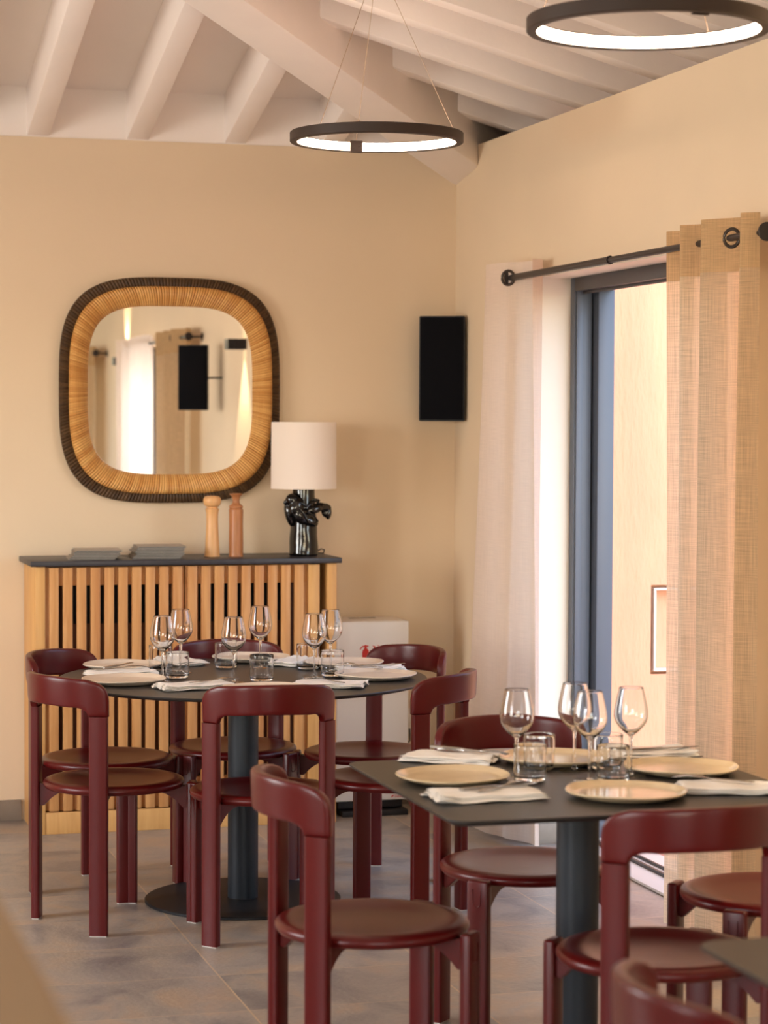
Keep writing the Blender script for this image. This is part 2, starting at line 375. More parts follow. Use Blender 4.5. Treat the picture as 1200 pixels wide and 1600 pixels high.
# skirting
boxo('baseboard_back', (XL, 1.10, YB-.012, YB, 0, .082), m_skirt, bev=.002, st=True)
boxo('baseboard_back_corner', (2.31, XR, YB-.012, YB, 0, .082), m_skirt, bev=.002, st=True)
bm = bmesh.new(); box(bm, XR-.012, XR, 8.15, YB-.012, 0, .082, .002); box(bm, XR-.012, 3.03, 8.138, 8.15, 0, .082, .002)
struct('baseboard_right', bm, m_skirt)
# white plaster of the door reveals
bm = bmesh.new()
box(bm, XR+.001, 3.199, 8.144, 8.15, .0, ZD-.001); box(bm, XR+.001, 3.199, 6.22, 8.15, ZD-.006, ZD)
struct('trim_reveal', bm, m_reveal, smooth=False)

# sliding terrace door
def door(name, ya, yb, leaf):
    d = bpy.data.objects.new(name, None); C.objects.link(d); d['kind'] = 'structure'
    bm = bmesh.new()
    box(bm, 3.03, 3.10, yb-.05, yb-.006, 0, ZD-.006, .003); box(bm, 3.036, 3.06, yb-.062, yb-.05, 0, ZD-.05, .002)
    box(bm, 3.03, 3.10, ya+.006, ya+.05, 0, ZD-.006, .003)
    link('door_frame', bm, m_grey, d)
    bm = bmesh.new()
    box(bm, 3.03, 3.10, ya+.05, yb-.05, ZD-.056, ZD-.006, .003); box(bm, 3.105, 3.17, ya+.05, yb-.05, ZD-.05, ZD-.012, .003); box(bm, 3.06, 3.075, ya+.05, yb-.06, ZD-.066, ZD-.056, .002)
    link('door_head', bm, m_dkgrey, d)
    bm = bmesh.new(); box(bm, 3.107, 3.172, yb-.10, yb-.006, .03, ZD-.05, .004)
    link('door_stile', bm, m_grey, d)
    bm = bmesh.new(); box(bm, 3.0, 3.26, ya, yb, .002, .012, .001)
    link('door_sill', bm, m_white, d)
    bm = bmesh.new(); box(bm, 3.105, 3.118, ya, yb-.1, .012, .024, .001); box(bm, 3.155, 3.165, ya, yb-.1, .012, .022, .001)
    link('door_track', bm, m_dkgrey, d)
    if leaf:
        a, b = leaf
        bm = bmesh.new()
        for (p, q_, r, s) in ((a, b, .03, .11), (a, b, ZD-.13, ZD-.06), (a, a+.07, .11, ZD-.13), (b-.07, b, .11, ZD-.13)): box(bm, 3.12, 3.15, p, q_, r, s, .003)
        lf = link('sliding_leaf', bm, m_dkgrey, d)
        boxo('glass_pane', (3.131, 3.139, a+.07, b-.07, .11, ZD-.13), m_glass, lf, bev=0)
door('door_1', 6.22, 8.15, None)
door('door_2', 1.25, 2.74, (1.35, 2.62))
# terrace
boxo('floor_terrace', (3.2, 14, -8, 8.3, -.12, -.02), m_terra, bev=0, st=True)
boxo('ground_lawn', (-40, 60, -40, 60, -.3, -.14), mat('lawn', S2L(120, 140, 80), .9, noise=(3, .2, I1)), bev=0, st=True)
bm = bmesh.new()
box(bm, 3.17, 3.405, 8.24, 8.55, -.1, 3.4); box(bm, 3.62, 6.6, 8.24, 8.55, -.1, 3.4)
box(bm, 3.405, 3.62, 8.24, 8.55, -.1, .62); box(bm, 3.405, 3.62, 8.24, 8.55, .965, 3.4); box(bm, 3.405, 3.62, 8.30, 8.55, .62, .965)
struct('wall_terrace', bm, m_rough_out, smooth=False)
bm = bmesh.new()
for dd in ((3.417, 3.608, .945, .953), (3.417, 3.608, .632, .640), (3.417, 3.425, .640, .945), (3.600, 3.608, .640, .945)):
    box(bm, dd[0], dd[1], 8.235, 8.30, dd[2], dd[3], .001)
nf = link('recess_frame', bm, m_white); tag(nf, 'white metal frame of a tall recess in the sunlit terrace wall', 'frame')
bm = bmesh.new(); random.seed(3)
for i in range(90):
    c = Vector((7.2+random.uniform(-.5, .5), random.uniform(4.5, 7.6), random.uniform(.1, 1.9)))
    bmesh.ops.create_icosphere(bm, subdivisions=1, radius=random.uniform(.15, .3), matrix=Matrix.Translation(c))
for v in bm.verts: v.co += Vector((random.uniform(-.04, .04),)*3)
tag(link('hedge', bm, m_hedge), 'green hedge at the edge of the terrace, glimpsed through the sheer curtain', 'hedge')['kind'] = 'stuff'

# ---------------------------------------------------------------- curtains
def curtain(name, label, ytop, ybot, x0, amp, waves, mfab, mhead, ztop=2.185, zbot=.02, phase=0., grom=(), group=None, hd=.155, seed=1, sharp=1.0, path=None, flare=0.0):
    """cloth runs from ytop[0] to ytop[1] along the wall; ybot the same at the hem"""
    rnd = random.Random(seed)
    t = thing(name, label, 'curtain', ((x0), (ytop[0]+ytop[1])/2, zbot), 0, group)
    nu, nv = 260, 60
    ph2 = rnd.uniform(0, 6)
    if path:
        pp = [path[0]]+list(path)+[path[-1]]
        def SP(u):
            k = min(len(path)-2, int(u*(len(path)-1))); q = u*(len(path)-1)-k; a, b, c, d = pp[k], pp[k+1], pp[k+2], pp[k+3]
            return [.5*(2*b[i]+(c[i]-a[i])*q+(2*a[i]-5*b[i]+4*c[i]-d[i])*q*q+(3*b[i]-a[i]-3*c[i]+d[i])*q**3) for i in (0, 1)]
    def P(u, z):
        if path:
            f = (ztop-z)/(ztop-zbot); y_, x_ = SP(u); y1 = path[-1][0]; y0 = path[0][0]
            x_ += .010*f*math.sin(u*17+ph2+1.5*f)+.004*math.sin(u*31+3*f)
            return Vector((x_, y_+flare*f**1.2*(y_-y1)/(y0-y1)+.012*f*math.sin(u*13+ph2), z))-t.location
        f = (ztop-z)/(ztop-zbot)
        g = f**1.15
        yy = (ytop[0]*(1-g)+ybot[0]*g)*(1-u)+(ytop[1]*(1-g)+ybot[1]*g)*u
        w = waves*u*2*PI+phase
        am = amp*(1-.25*f+.12*math.sin(ph2+3*u*PI))
        s = math.sin(w+.5*f*math.sin(2.3*u*PI+ph2)); s = math.copysign(abs(s)**sharp, s)
        return Vector((x0+am*s+.012*f*math.sin(w*.5+ph2), yy+amp*.45*math.cos(w)*math.sin(w)*(-1 if ytop[0] > ytop[1] else 1), z))-t.location
    L_ = abs(ytop[0]-ytop[1])*2.4
    def sheet(z0, z1, rows, mm, nm, off=0):
        bm = bmesh.new(); uvl = bm.loops.layers.uv.new('UVMap'); g = []
        for j in range(rows+1):
            z = z0+(z1-z0)*j/rows
            g.append([(bm.verts.new(P(i/nu, z)+Vector((off, 0, 0))), (i/nu*L_, z)) for i in range(nu+1)])
        for j in range(rows):
            for i in range(nu):
                q_ = (g[j][i], g[j][i+1], g[j+1][i+1], g[j+1][i]); fc = bm.faces.new([a[0] for a in q_])
                for l, a in zip(fc.loops, q_): l[uvl].uv = a[1]
        return link(nm, bm, mm, t, ang=180)
    sheet(zbot, ztop-hd, nv, mfab, 'fabric'); sheet(ztop-hd, ztop, 6, mhead, 'header_band')
    for u in grom:
        p = P(u, 2.127); p2 = P(min(1, u+.004), 2.127); p1 = P(max(0, u-.004), 2.127)
        d = (p2-p1).normalized(); nrm = Vector((d.y, -d.x, 0))
        bm = bmesh.new(); pts = []
        for k in range(33):
            a = 2*PI*k/32; pts.append(p+d*math.cos(a)*.026+Vector((0, 0, 1))*math.sin(a)*.026)
        tube(bm, pts, .0055, 8, False); link('grommet', bm, m_gro, t)
    return t
curtain('curtain', 'pale pinkish linen curtain left of the terrace door, beside the black corner speaker', (7.93, 8.42), (7.965, 8.60), 2.805, .042, 3.0, m_linenw, m_linenw, grom=(.36,), seed=4, path=[(8.42, 2.80), (8.36, 2.768), (8.24, 2.762), (8.17, 2.785), (8.13, 2.815), (8.06, 2.85), (7.99, 2.845), (7.955, 2.815), (7.99, 2.862), (8.04, 2.872)], flare=.22)
curtain('curtain', 'sheer tan linen curtain with wide folds at the right side of the terrace door', (6.10, 6.71), (6.04, 6.70), 2.80, .055, 3.5, m_linen, m_linen_hd, grom=(.385, .69), seed=8, path=[(6.69, 2.805), (6.60, 2.855), (6.50, 2.81), (6.465, 2.752), (6.42, 2.80), (6.36, 2.862), (6.31, 2.80), (6.285, 2.748), (6.235, 2.765), (6.19, 2.80), (6.12, 2.848), (6.055, 2.81), (6.035, 2.757), (5.995, 2.80)], flare=-.03)
curtain('curtain', 'white backlit curtain seen in the mirror between sconce and dark door frame', (1.06, 2.42), (1.0, 2.44), 2.80, .05, 5, m_linenw, m_linenw, seed=2)
curtain('curtain', 'tan curtain seen in the mirror behind the reflected black speaker', (2.70, 3.72), (2.68, 3.74), 2.80, .055, 3.5, m_linen, m_linen_hd, grom=(.75,), seed=3)
curtain('curtain', 'narrow tan curtain seen at the left edge of the mirror', (-.95, -.15), (-.95, -.15), 2.80, .05, 3, m_linen, m_linen_hd, seed=5)
def rod(label, y0, y1, group=None):
    t = thing('curtain_rod', label, 'curtain rod', (2.80, y0, 2.127), 0)
    ym = (y0+y1)/2+.1; Ly = y1-y0
    bm = bmesh.new(); tube(bm, [(0, 0, 0), (0, (ym-y0), 0)], .0105, 14); link('rod_tube', bm, m_rod, t)
    bm = bmesh.new(); tube(bm, [(0, (ym-y0), 0), (0, Ly, 0)], .0125, 14); tube(bm, [(0, ym-y0-.006, 0), (0, ym-y0+.006, 0)], .0145, 14); link('rod_sleeve', bm, m_rod, t)
    for yy in (0, Ly):
        s = -1 if yy == 0 else 1
        bm = bmesh.new(); tube(bm, [(0, yy, 0), (0, yy+s*.008, 0), (0, yy+s*.009, 0), (0, yy+s*.014, 0), (0, yy+s*.016, 0)], [.0125, .0125, .027, .027, .022], 24)
        link('finial', bm, m_rod, t)
    for yy in (.06, Ly-.03 if y1 < 5 else Ly-.02):
        bm = bmesh.new(); tube(bm, [(0, yy, 0), (.092, yy, 0)], .007, 10); tube(bm, [(.091, yy, 0), (.0995, yy, 0)], .026, 20); link('wall_bracket', bm, m_rod, t)
    return t
rod('dark metal curtain rod above the terrace door', 5.965, 8.15)
rod('dark curtain rod seen in the mirror', 1.42, 3.80)
rod('end of a dark curtain rod at the left edge of the mirror', -1.1, -.08)

# ---------------------------------------------------------------- ring lamps
def ring_lamp(label, px, py, pz, apex, sock_az):
    t = thing('ring_pendant_lamp', label, 'pendant lamp', (px, py, pz), 0, 'ring pendant lamps under the rafters')
    R, w, h = .29, .024, .034
    bm = bmesh.new()
    prof = [(R-w, 0), (R-w+.003, -.0), (R-.003, -.0), (R, .003), (R, h-.003), (R-.003, h), (R-w, h), (R-w, h-.002), (R-w+.004, h-.002), (R-w+.004, .003), (R-w, .003)]
    n = 128; rings = [[bm.verts.new((r*math.cos(2*PI*i/n), r*math.sin(2*PI*i/n), z)) for i in range(n)] for r, z in prof]
    for a in range(len(prof)):
        A_, B_ = rings[a], rings[(a+1) % len(prof)]
        for i in range(n): bm.faces.new((A_[i], A_[(i+1) % n], B_[(i+1) % n], B_[i]))
    link('lamp_ring', bm, m_ring, t)
    bm = bmesh.new(); rings = [[bm.verts.new((r*math.cos(2*PI*i/n), r*math.sin(2*PI*i/n), z)) for i in range(n)] for r, z in ((R-w+.001, .0035), (R-w+.001, h-.0025), (R-w+.0038, h-.0025), (R-w+.0038, .0035))]
    for a in range(4):
        for i in range(n): bm.faces.new((rings[a][i], rings[a][(i+1) % n], rings[(a+1) % 4][(i+1) % n], rings[(a+1) % 4][i]))
    link('led_strip', bm, m_led, t)
    for az in (sock_az, sock_az+120, sock_az+240):
        a = math.radians(az); s = Vector((math.cos(a)*(R-w-.002), math.sin(a)*(R-w-.002), h))
        bm = bmesh.new(); tube(bm, [s, s+(Vector(apex)-s)], .0011, 6); link('suspension_wire', bm, m_wire, t)
    a = math.radians(sock_az)
    bm = bmesh.new(); box(bm, -.006, .004, -.022, .022, -.004, h+.004, .002)
    for yy in (-.011, .011): tube(bm, [(-.0085, yy, h/2), (-.005, yy, h/2)], .0035, 10)
    M_ = Matrix.Rotation(a, 4, 'Z') @ Matrix.Translation((R-w-.002, 0, 0)); bm.transform(M_)
    link('wire_clamp', bm, m_ring, t)
    bm = bmesh.new(); lathe(bm, [(0, -.002), (.05, -.002), (.05, .022), (0, .022)], 32); bm.transform(Matrix.Translation(apex)); link('ceiling_rose', bm, m_ring, t)
    return t

ring_lamp('ring lamp hanging nearer the back wall, in front of the sloping hip beam', 2.079, 7.448, 2.519, (0, 0, .60), 90)
ring_lamp('ring lamp nearer the camera, at the top right corner above the square table', 2.105, 5.142, 2.519, (0, 0, .60), -86)
def sconce(label, y):
    t = thing('wall_sconce', label, 'wall lamp', (XR, y, 2.01), 0)
    bm = bmesh.new()
    for (a, b, c, d, e, f) in ((-.11, 0, -.05, -.046, 0, .06), (-.11, 0, .046, .05, 0, .06), (-.11, -.106, -.046, .046, 0, .06), (-.006, 0, -.046, .046, 0, .06)): box(bm, a, b, c, d, e, f)
    link('housing', bm, m_black, t, smooth=False)
    boxo('bulb', (-.07, -.03, -.02, .02, .024, .036), mat('sconce_bulb', (1, .85, .6, 1), emis=(1, .8, .5, 1), estr=12), t, bev=.002)
    for s in (1, -1):
        l = bpy.data.lights.new('sconce_spot', 'SPOT'); l.energy = 60; l.color = (1, .78, .5); l.spot_size = math.radians(56); l.spot_blend = .4; l.shadow_soft_size = .01
        o = bpy.data.objects.new('sconce_spot', l); C.objects.link(o); o.parent = t; o.location = (-.03, 0, .03+s*.032)
        o.rotation_euler = (PI if s > 0 else 0, 0, 0)
sconce('black up and down wall lamp, right one of the two seen in the mirror', 5.02)
sconce('black up and down wall lamp, left one of the two seen in the mirror', .86)

# ---------------------------------------------------------------- speakers
def speaker(name, label, loc, rz, w=.205, h=.43, dp=.11):
    t = thing(name, label, 'speaker', loc, rz)
    poly = [(-w/2, 0), (w/2, 0), (w/2, .012), (.03, dp), (-.03, dp), (-w/2, .012)]
    bm = bmesh.new(); prism(bm, poly, h, lambda x, y, z: Vector((x, y, z))); bmesh.ops.recalc_face_normals(bm, faces=bm.faces)
    bmesh.ops.bevel(bm, geom=list(bm.edges), offset=.003, segments=2, affect='EDGES'); link('cabinet_body', bm, m_black, t)
    boxo('grille', (-w/2+.006, w/2-.006, -.006, .001, .006, h-.006), m_blackfab, t, bev=.002)
    return t
speaker('wall_speaker', 'black speaker mounted in the corner between back wall and terrace door', (2.80, 9.025, 1.593), math.radians(-27), w=.19, dp=.10)
s2 = speaker('wall_speaker', 'black speaker seen in the mirror in front of the tan curtain', (2.72, 4.36, 1.655), math.radians(215), w=.20, h=.40)
bm = bmesh.new(); Ri = Matrix.Rotation(math.radians(-217), 4, 'Z'); tube(bm, [(0, .09, .2), Ri @ Vector((.179, .03, .2))], .006); link('mounting_arm', bm, m_black, s2)

# ---------------------------------------------------------------- slatted cabinet
cb = thing('slatted_cabinet', 'oak cabinet with vertical slat doors below the mirror', 'cabinet', (0, 0, 0))
boxo('side_panel', (1.112, 1.150, 8.80, 9.15, 0, 1.030), m_oakside, cb, .002)
boxo('side_panel', (2.262, 2.300, 8.80, 9.15, 0, 1.030), m_oakside, cb, .002)
boxo('plinth', (1.150, 2.262, 8.803, 8.825, 0, .084), m_oakside, cb, .002)
boxo('back_board', (1.150, 2.262, 9.0, 9.02, 0, 1.03), m_oakdark, cb, .001)
def slat_door(xs, x0, x1):
    bm = bmesh.new()
    for x in xs: box(bm, x, x+.0365, 8.802, 8.824, .088, 1.026, .0025)
    box(bm, x0, x1, 8.8245, 8.842, .955, 1.026, .001); box(bm, x0, x1, 8.8245, 8.842, .088, .20, .001)
    box(bm, x0, x0+.05, 8.8245, 8.842, .20, .955, .001); box(bm, x1-.05, x1, 8.8245, 8.842, .20, .955, .001)
    return link('slatted_door', bm, m_oak, cb)
slat_door([1.165+.0533*i for i in range(10)], 1.153, 1.693)
slat_door([1.7035+.0533*i for i in range(9)], 1.697, 2.20)
boxo('filler_strip', (2.186, 2.232, 8.806, 8.826, .088, 1.026), m_oakside, cb, .001)
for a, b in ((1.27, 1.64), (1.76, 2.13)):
    boxo('dark_opening_panel', (a, b, 8.90, 8.93, .80, .96), m_dark, cb, .002)  # solid panel coloured near-black to stand for the dark opening behind the slats
    boxo('inner_panel', (a, b, 8.93, 8.95, .12, .80), m_oakdark, cb, .002)
wt = boxo('worktop', (1.092, 2.318, 8.785, 9.155, 1.031, 1.052), m_stone, None, .003)
tag(wt, 'thin dark slate worktop lying on the slatted oak cabinet', 'worktop')

# ---------------------------------------------------------------- mirror
mi = thing('mirror', 'rounded square mirror in a honey rattan frame with dark rim on the back wall', 'mirror', (1.697, YB-.002, 1.711))
def sq(a, hw, hh, e):
    c, s = math.cos(a), math.sin(a); k = (abs(c)**e+abs(s)**e)**(-1/e)
    return hw*k*c, hh*k*s
NS = 360
def squircle(e):
    """even steps along the outline"""
    pts = [sq(2*PI*i/2000, 1, 1, e) for i in range(2001)]; acc = [0]
    for a, b in zip(pts, pts[1:]): acc.append(acc[-1]+math.dist(a, b))
    out = []; j = 0
    for i in range(NS):
        t = acc[-1]*i/NS
        while acc[j+1] < t: j += 1
        out.append(2*PI*(j+(t-acc[j])/(acc[j+1]-acc[j]))/2000)
    return out
ANG = squircle(3.4)
def sweep(name, prof, m):
    bm = bmesh.new(); uvl = bm.loops.layers.uv.new('UVMap')
    rows = [[bm.verts.new((sq(a, hw, hw*1.006, e)[0], -d, sq(a, hw, hw*1.006, e)[1])) for a in ANG] for hw, d, e in prof]
    for j in range(len(rows)-1):
        for i in range(NS):
            k = (i+1) % NS; f = bm.faces.new((rows[j][i], rows[j][k], rows[j+1][k], rows[j+1][i]))
            for l, uv in zip(f.loops, ((i/NS, j/8), ((i+1)/NS, j/8), ((i+1)/NS, (j+1)/8), (i/NS, (j+1)/8))): l[uvl].uv = uv
    return link(name, bm, m, mi, ang=80)
sweep('dark_rim', [(.440, .004, 3.4), (.446, .012, 3.4), (.449, .022, 3.4), (.446, .032, 3.4), (.436, .038, 3.4), (.42, .040, 3.4), (.405, .036, 3.4), (.398, .03, 3.4)], m_rattan_dk)
sweep('rattan_frame', [(.411, .030, 3.4), (.412, .046, 3.4), (.406, .056, 3.4), (.394, .062, 3.4), (.378, .060, 3.45), (.362, .053, 3.5), (.348, .044, 3.6), (.338, .035, 3.7), (.334, .026, 3.7), (.333, .018, 3.7)], m_rattan)
bm = bmesh.new(); vv = [bm.verts.new((sq(a, .336, .339, 3.7)[0], -.024, sq(a, .336, .339, 3.7)[1])) for a in ANG]; f = bm.faces.new(vv)
r = bmesh.ops.extrude_face_region(bm, geom=[f]); bmesh.ops.translate(bm, vec=(0, .006, 0), verts=[v for v in r['geom'] if isinstance(v, bmesh.types.BMVert)])
link('mirror_glass', bm, m_mirror, mi, smooth=False)

# ---------------------------------------------------------------- things on the worktop
ZW = 1.0525
lp = thing('table_lamp', 'black ceramic lamp with bird relief and cream drum shade on the worktop', 'table lamp', (2.205, 8.965, ZW))
bm = bmesh.new(); lathe(bm, smooth_prof([(0, 0), (.045, 0), (.0585, .003), (.0585, .02), (.056, .08), (.052, .15), (.046, .22), (.044, .285), (.04, .292), (0, .292)], 3), 64)
for v in bm.verts:
    if v.co.z > .004: v.co.x += .0009*math.sin(v.co.z*70+v.co.y*40); v.co.y += .0009*math.sin(v.co.z*55+v.co.x*60)
link('lamp_base', bm, m_cera, lp, ang=80)
bm = bmesh.new()
def ell(c, s, rot=(0, 0, 0)):
    M_ = Matrix.Translation(c) @ Matrix.Rotation(rot[2], 4, 'Z') @ Matrix.Rotation(rot[1], 4, 'Y') @ Matrix.Rotation(rot[0], 4, 'X') @ Matrix.Diagonal((*s, 1))
    bmesh.ops.create_icosphere(bm, subdivisions=3, radius=1, matrix=M_)
# breast and head at the left, wing across the front, tail at the right
ell((-.052, -.034, .225), (.030, .026, .026)); ell((-.040, -.046, .195), (.030, .022, .042), (0, .35, 0)); ell((-.020, -.052, .160), (.040, .020, .032), (0, .7, 0))
ell((.008, -.054, .140), (.042, .014, .020), (0, .35, 0)); ell((-.066, -.02, .165), (.016, .022, .050), (0, -.25, 0)); ell((-.081, -.032, .217), (.015, .010, .008), (0, -.9, 0))
ell((.030, -.044, .185), (.038, .016, .018), (0, -.2, 0)); ell((.062, -.02, .195), (.030, .018, .018), (0, -.05, 0)); ell((.088, -.014, .193), (.024, .016, .016), (0, .25, 0))
ell((.100, -.014, .168), (.012, .014, .026), (0, .15, 0)); ell((.040, -.03, .222), (.022, .012, .008), (0, .1, 0)); ell((.086, -.014, .170), (.016, .010, .020), (0, -.5, 0))
bd = link('bird_relief', bm, m_cera, lp, ang=80)
mo = bd.modifiers.new('r', 'REMESH'); mo.mode = 'VOXEL'; mo.voxel_size = .0032; mo.use_smooth_shade = True
mo = bd.modifiers.new('s', 'SMOOTH'); mo.iterations = 5; mo.factor = .5
bm = bmesh.new()
tube(bm, [(-.045, -.062, .205), (-.02, -.074, .175), (.002, -.074, .135), (.03, -.068, .128), (.045, -.056, .14)], .0042, 8)
tube(bm, [(-.03, -.066, .215), (0, -.066, .198), (.025, -.064, .215), (.05, -.05, .222)], .0036, 8)
tube(bm, [(-.005, -.073, .175), (.025, -.066, .165), (.045, -.055, .14)], .0034, 8)
link('feather_line', bm, m_cera, lp, ang=80)
bm = bmesh.new(); lathe(bm, [(.1295, .268), (.1315, .268), (.1300, .534), (.1280, .534), (.1295, .268)], 96); link('lamp_shade', bm, m_shade, lp)
bm = bmesh.new(); tube(bm, [(0, 0, .285), (0, 0, .36)], .014, 16)
for a in (0, 2*PI/3, 4*PI/3): tube(bm, [(0, 0, .50), (.128*math.cos(a), .128*math.sin(a), .52)], .0016, 6)
tube(bm, [(0, 0, .36), (0, 0, .50)], .004, 8); link('lamp_fitting', bm, m_rod, lp)
bm = bmesh.new(); tube(bm, [(.05, .0, .012), (.07, -.01, .026), (.085, -.005, .022), (.090, .03, .006), (.085, .10, .004), (.07, .18, .004)], .0022, 8); link('lamp_cord', bm, m_cord, lp)
bm = bmesh.new()
def mill(name, label, loc, prof, m, capz):
    t = thing(name, label, 'pepper mill', loc)
    lo = [p for p in prof if p[1] <= capz]; hi = [p for p in prof if p[1] >= capz]
    bm = bmesh.new(); lathe(bm, smooth_prof([(0, 0)]+lo, 4)+[(0, capz)], 48); link('mill_body', bm, m, t, ang=50)
    bm = bmesh.new(); lathe(bm, [(0, capz+.001)]+smooth_prof(hi, 5), 48); link('mill_head', bm, m, t, ang=50)
mill('pepper_mill', 'pale maple pepper mill with a round knob, left of the two mills', (1.828, 8.945, ZW), [(.030, 0), (.0302, .01), (.0275, .05), (.024, .12), (.0235, .165), (.027, .185), (.0275, .19), (.022, .193), (.022, .197), (.030, .203), (.0345, .214), (.035, .226), (.029, .237), (.014, .241), (0, .242)], m_mill1, .19)
mill('pepper_mill', 'darker cherry pepper mill with a flared flat top, right of the two mills', (1.921, 8.93, ZW), [(.0275, 0), (.028, .01), (.0285, .06), (.0275, .13), (.0285, .18), (.0285, .186), (.024, .192), (.0275, .195), (.026, .202), (.016, .21), (.013, .222), (.017, .238), (.025, .246), (.025, .250), (0, .252)], m_mill2, .186)
def stack(cx, cy, n, w, d, th, where, grp, rz0, sd_):
    rnd = random.Random(sd_); z = ZW
    ords = ['bottom brochure', 'second brochure from the bottom', 'third brochure from the bottom', 'fourth brochure from the bottom', 'fifth brochure from the bottom', 'sixth brochure from the bottom', 'seventh brochure from the bottom', 'eighth brochure from the bottom']
    for i in range(n):
        lab = ('top brochure' if i == n-1 else ords[i])+' of the '+where+' stack on the worktop'
        sl = (i % 4)*.0035+rnd.uniform(-.002, .002)
        t = thing('brochure', lab, 'brochure', (cx+sl+(.004*i if sd_ == 1 else .002*i), cy+rnd.uniform(-.003, .003), z), rz0+rnd.uniform(-.03, .03), grp)
        boxo('page_block', (-w/2+.005, w/2-.004, -d/2+.006, d/2-.004, .0010, th-.0010), m_page, t, 0)
        bm = bmesh.new(); box(bm, -w/2, w/2, -d/2, d/2, 0, .0010); box(bm, -w/2, w/2, -d/2, d/2, th-.0010, th)
        link('cover', bm, m_cover, t, smooth=False); z += th+.0009
stack(1.345, 8.935, 6, .18, .20, .0052, 'left, lower', 'brochures in the left stack', -.10, 1)
stack(1.595, 8.945, 8, .19, .20, .0052, 'right, taller', 'brochures in the right stack', -.06, 2)

# ---------------------------------------------------------------- white appliance with sign
ap = thing('air_conditioner', 'white free-standing unit with red extinguisher sign, right of the slatted cabinet', 'appliance', (0, 0, 0))
boxo('housing', (2.325, 2.629, 8.90, 9.14, .062, .787), m_white, ap, .006, seg=3)
boxo('base', (2.34, 2.61, 8.92, 9.13, .030, .062), m_foot, ap, .003)
boxo('base_tray', (2.35, 2.626, 8.89, 9.0, 0, .024), m_foot, ap, .004)
boxo('top_vent', (2.42, 2.53, 9.05, 9.07, .7865, .789), m_skirt, ap, .001)
bm = bmesh.new()
def flat(bm, poly, x0, z0, s, y=8.8990):
    prism(bm, poly, .0008, lambda x, z, w: Vector((x0+x*s, y+w, z0+z*s)))
flat(bm, [(-.5, 0), (.5, 0), (.5, 2.0), (.42, 2.3), (.2, 2.5), (.15, 2.75), (.45, 2.8), (.4, 2.95), (.1, 2.95), (0, 3.1), (-.15, 2.95), (-.5, 2.9), (-.8, 2.6), (-.9, 2.35), (-.72, 2.4), (-.5, 2.7), (-.18, 2.78), (-.2, 2.5), (-.42, 2.3), (-.5, 2.0)], 2.447, .608, .028)
flat(bm, [(0, 0), (.25, .5), (.1, 1.1), (-.25, 1.7), (.2, 1.5), (.55, .95), (.75, 1.3), (.5, 1.75), (.95, 1.45), (1.2, .9), (1.6, 1.3), (1.5, .2), (1.0, -.5), (.3, -.6)], 2.482, .644, .028)
link('extinguisher_sign', bm, m_redprint, ap, smooth=False)
bm = bmesh.new(); flat(bm, [(0, 0), (.7, .25), (1.2, 1.0), (.6, .9), (.2, .5)], 2.556, .072, .011)
for i, (x, w, z1) in enumerate(((1.5, .5, 1), (2.15, .4, .7), (2.7, .6, .7), (3.45, .4, .7), (4.0, .4, .8), (4.55, .5, .7), (5.2, .35, .7))):
    flat(bm, [(x, .1), (x+w, .1), (x+w, .3), (x+.15, .3), (x+.15, z1-.15), (x+w, z1-.15), (x+w, z1), (x, z1)], 2.556, .072, .011)
link('red_logo', bm, m_redprint, ap, smooth=False)
so_ = boxo('wall_socket', (2.675, 2.735, 9.152, 9.16, .29, .40), m_sock, None, .003); tag(so_, 'cream wall socket low on the back wall, right of the white air unit', 'socket')
bm = bmesh.new(); tube(bm, [(2.705, 9.145, .315), (2.70, 9.12, .27), (2.67, 9.11, .235), (2.645, 9.12, .25), (2.631, 9.12, .26)], .003, 8)
tag(link('power_cord', bm, m_cord), 'black power cord hanging between wall socket and white air unit', 'cord')

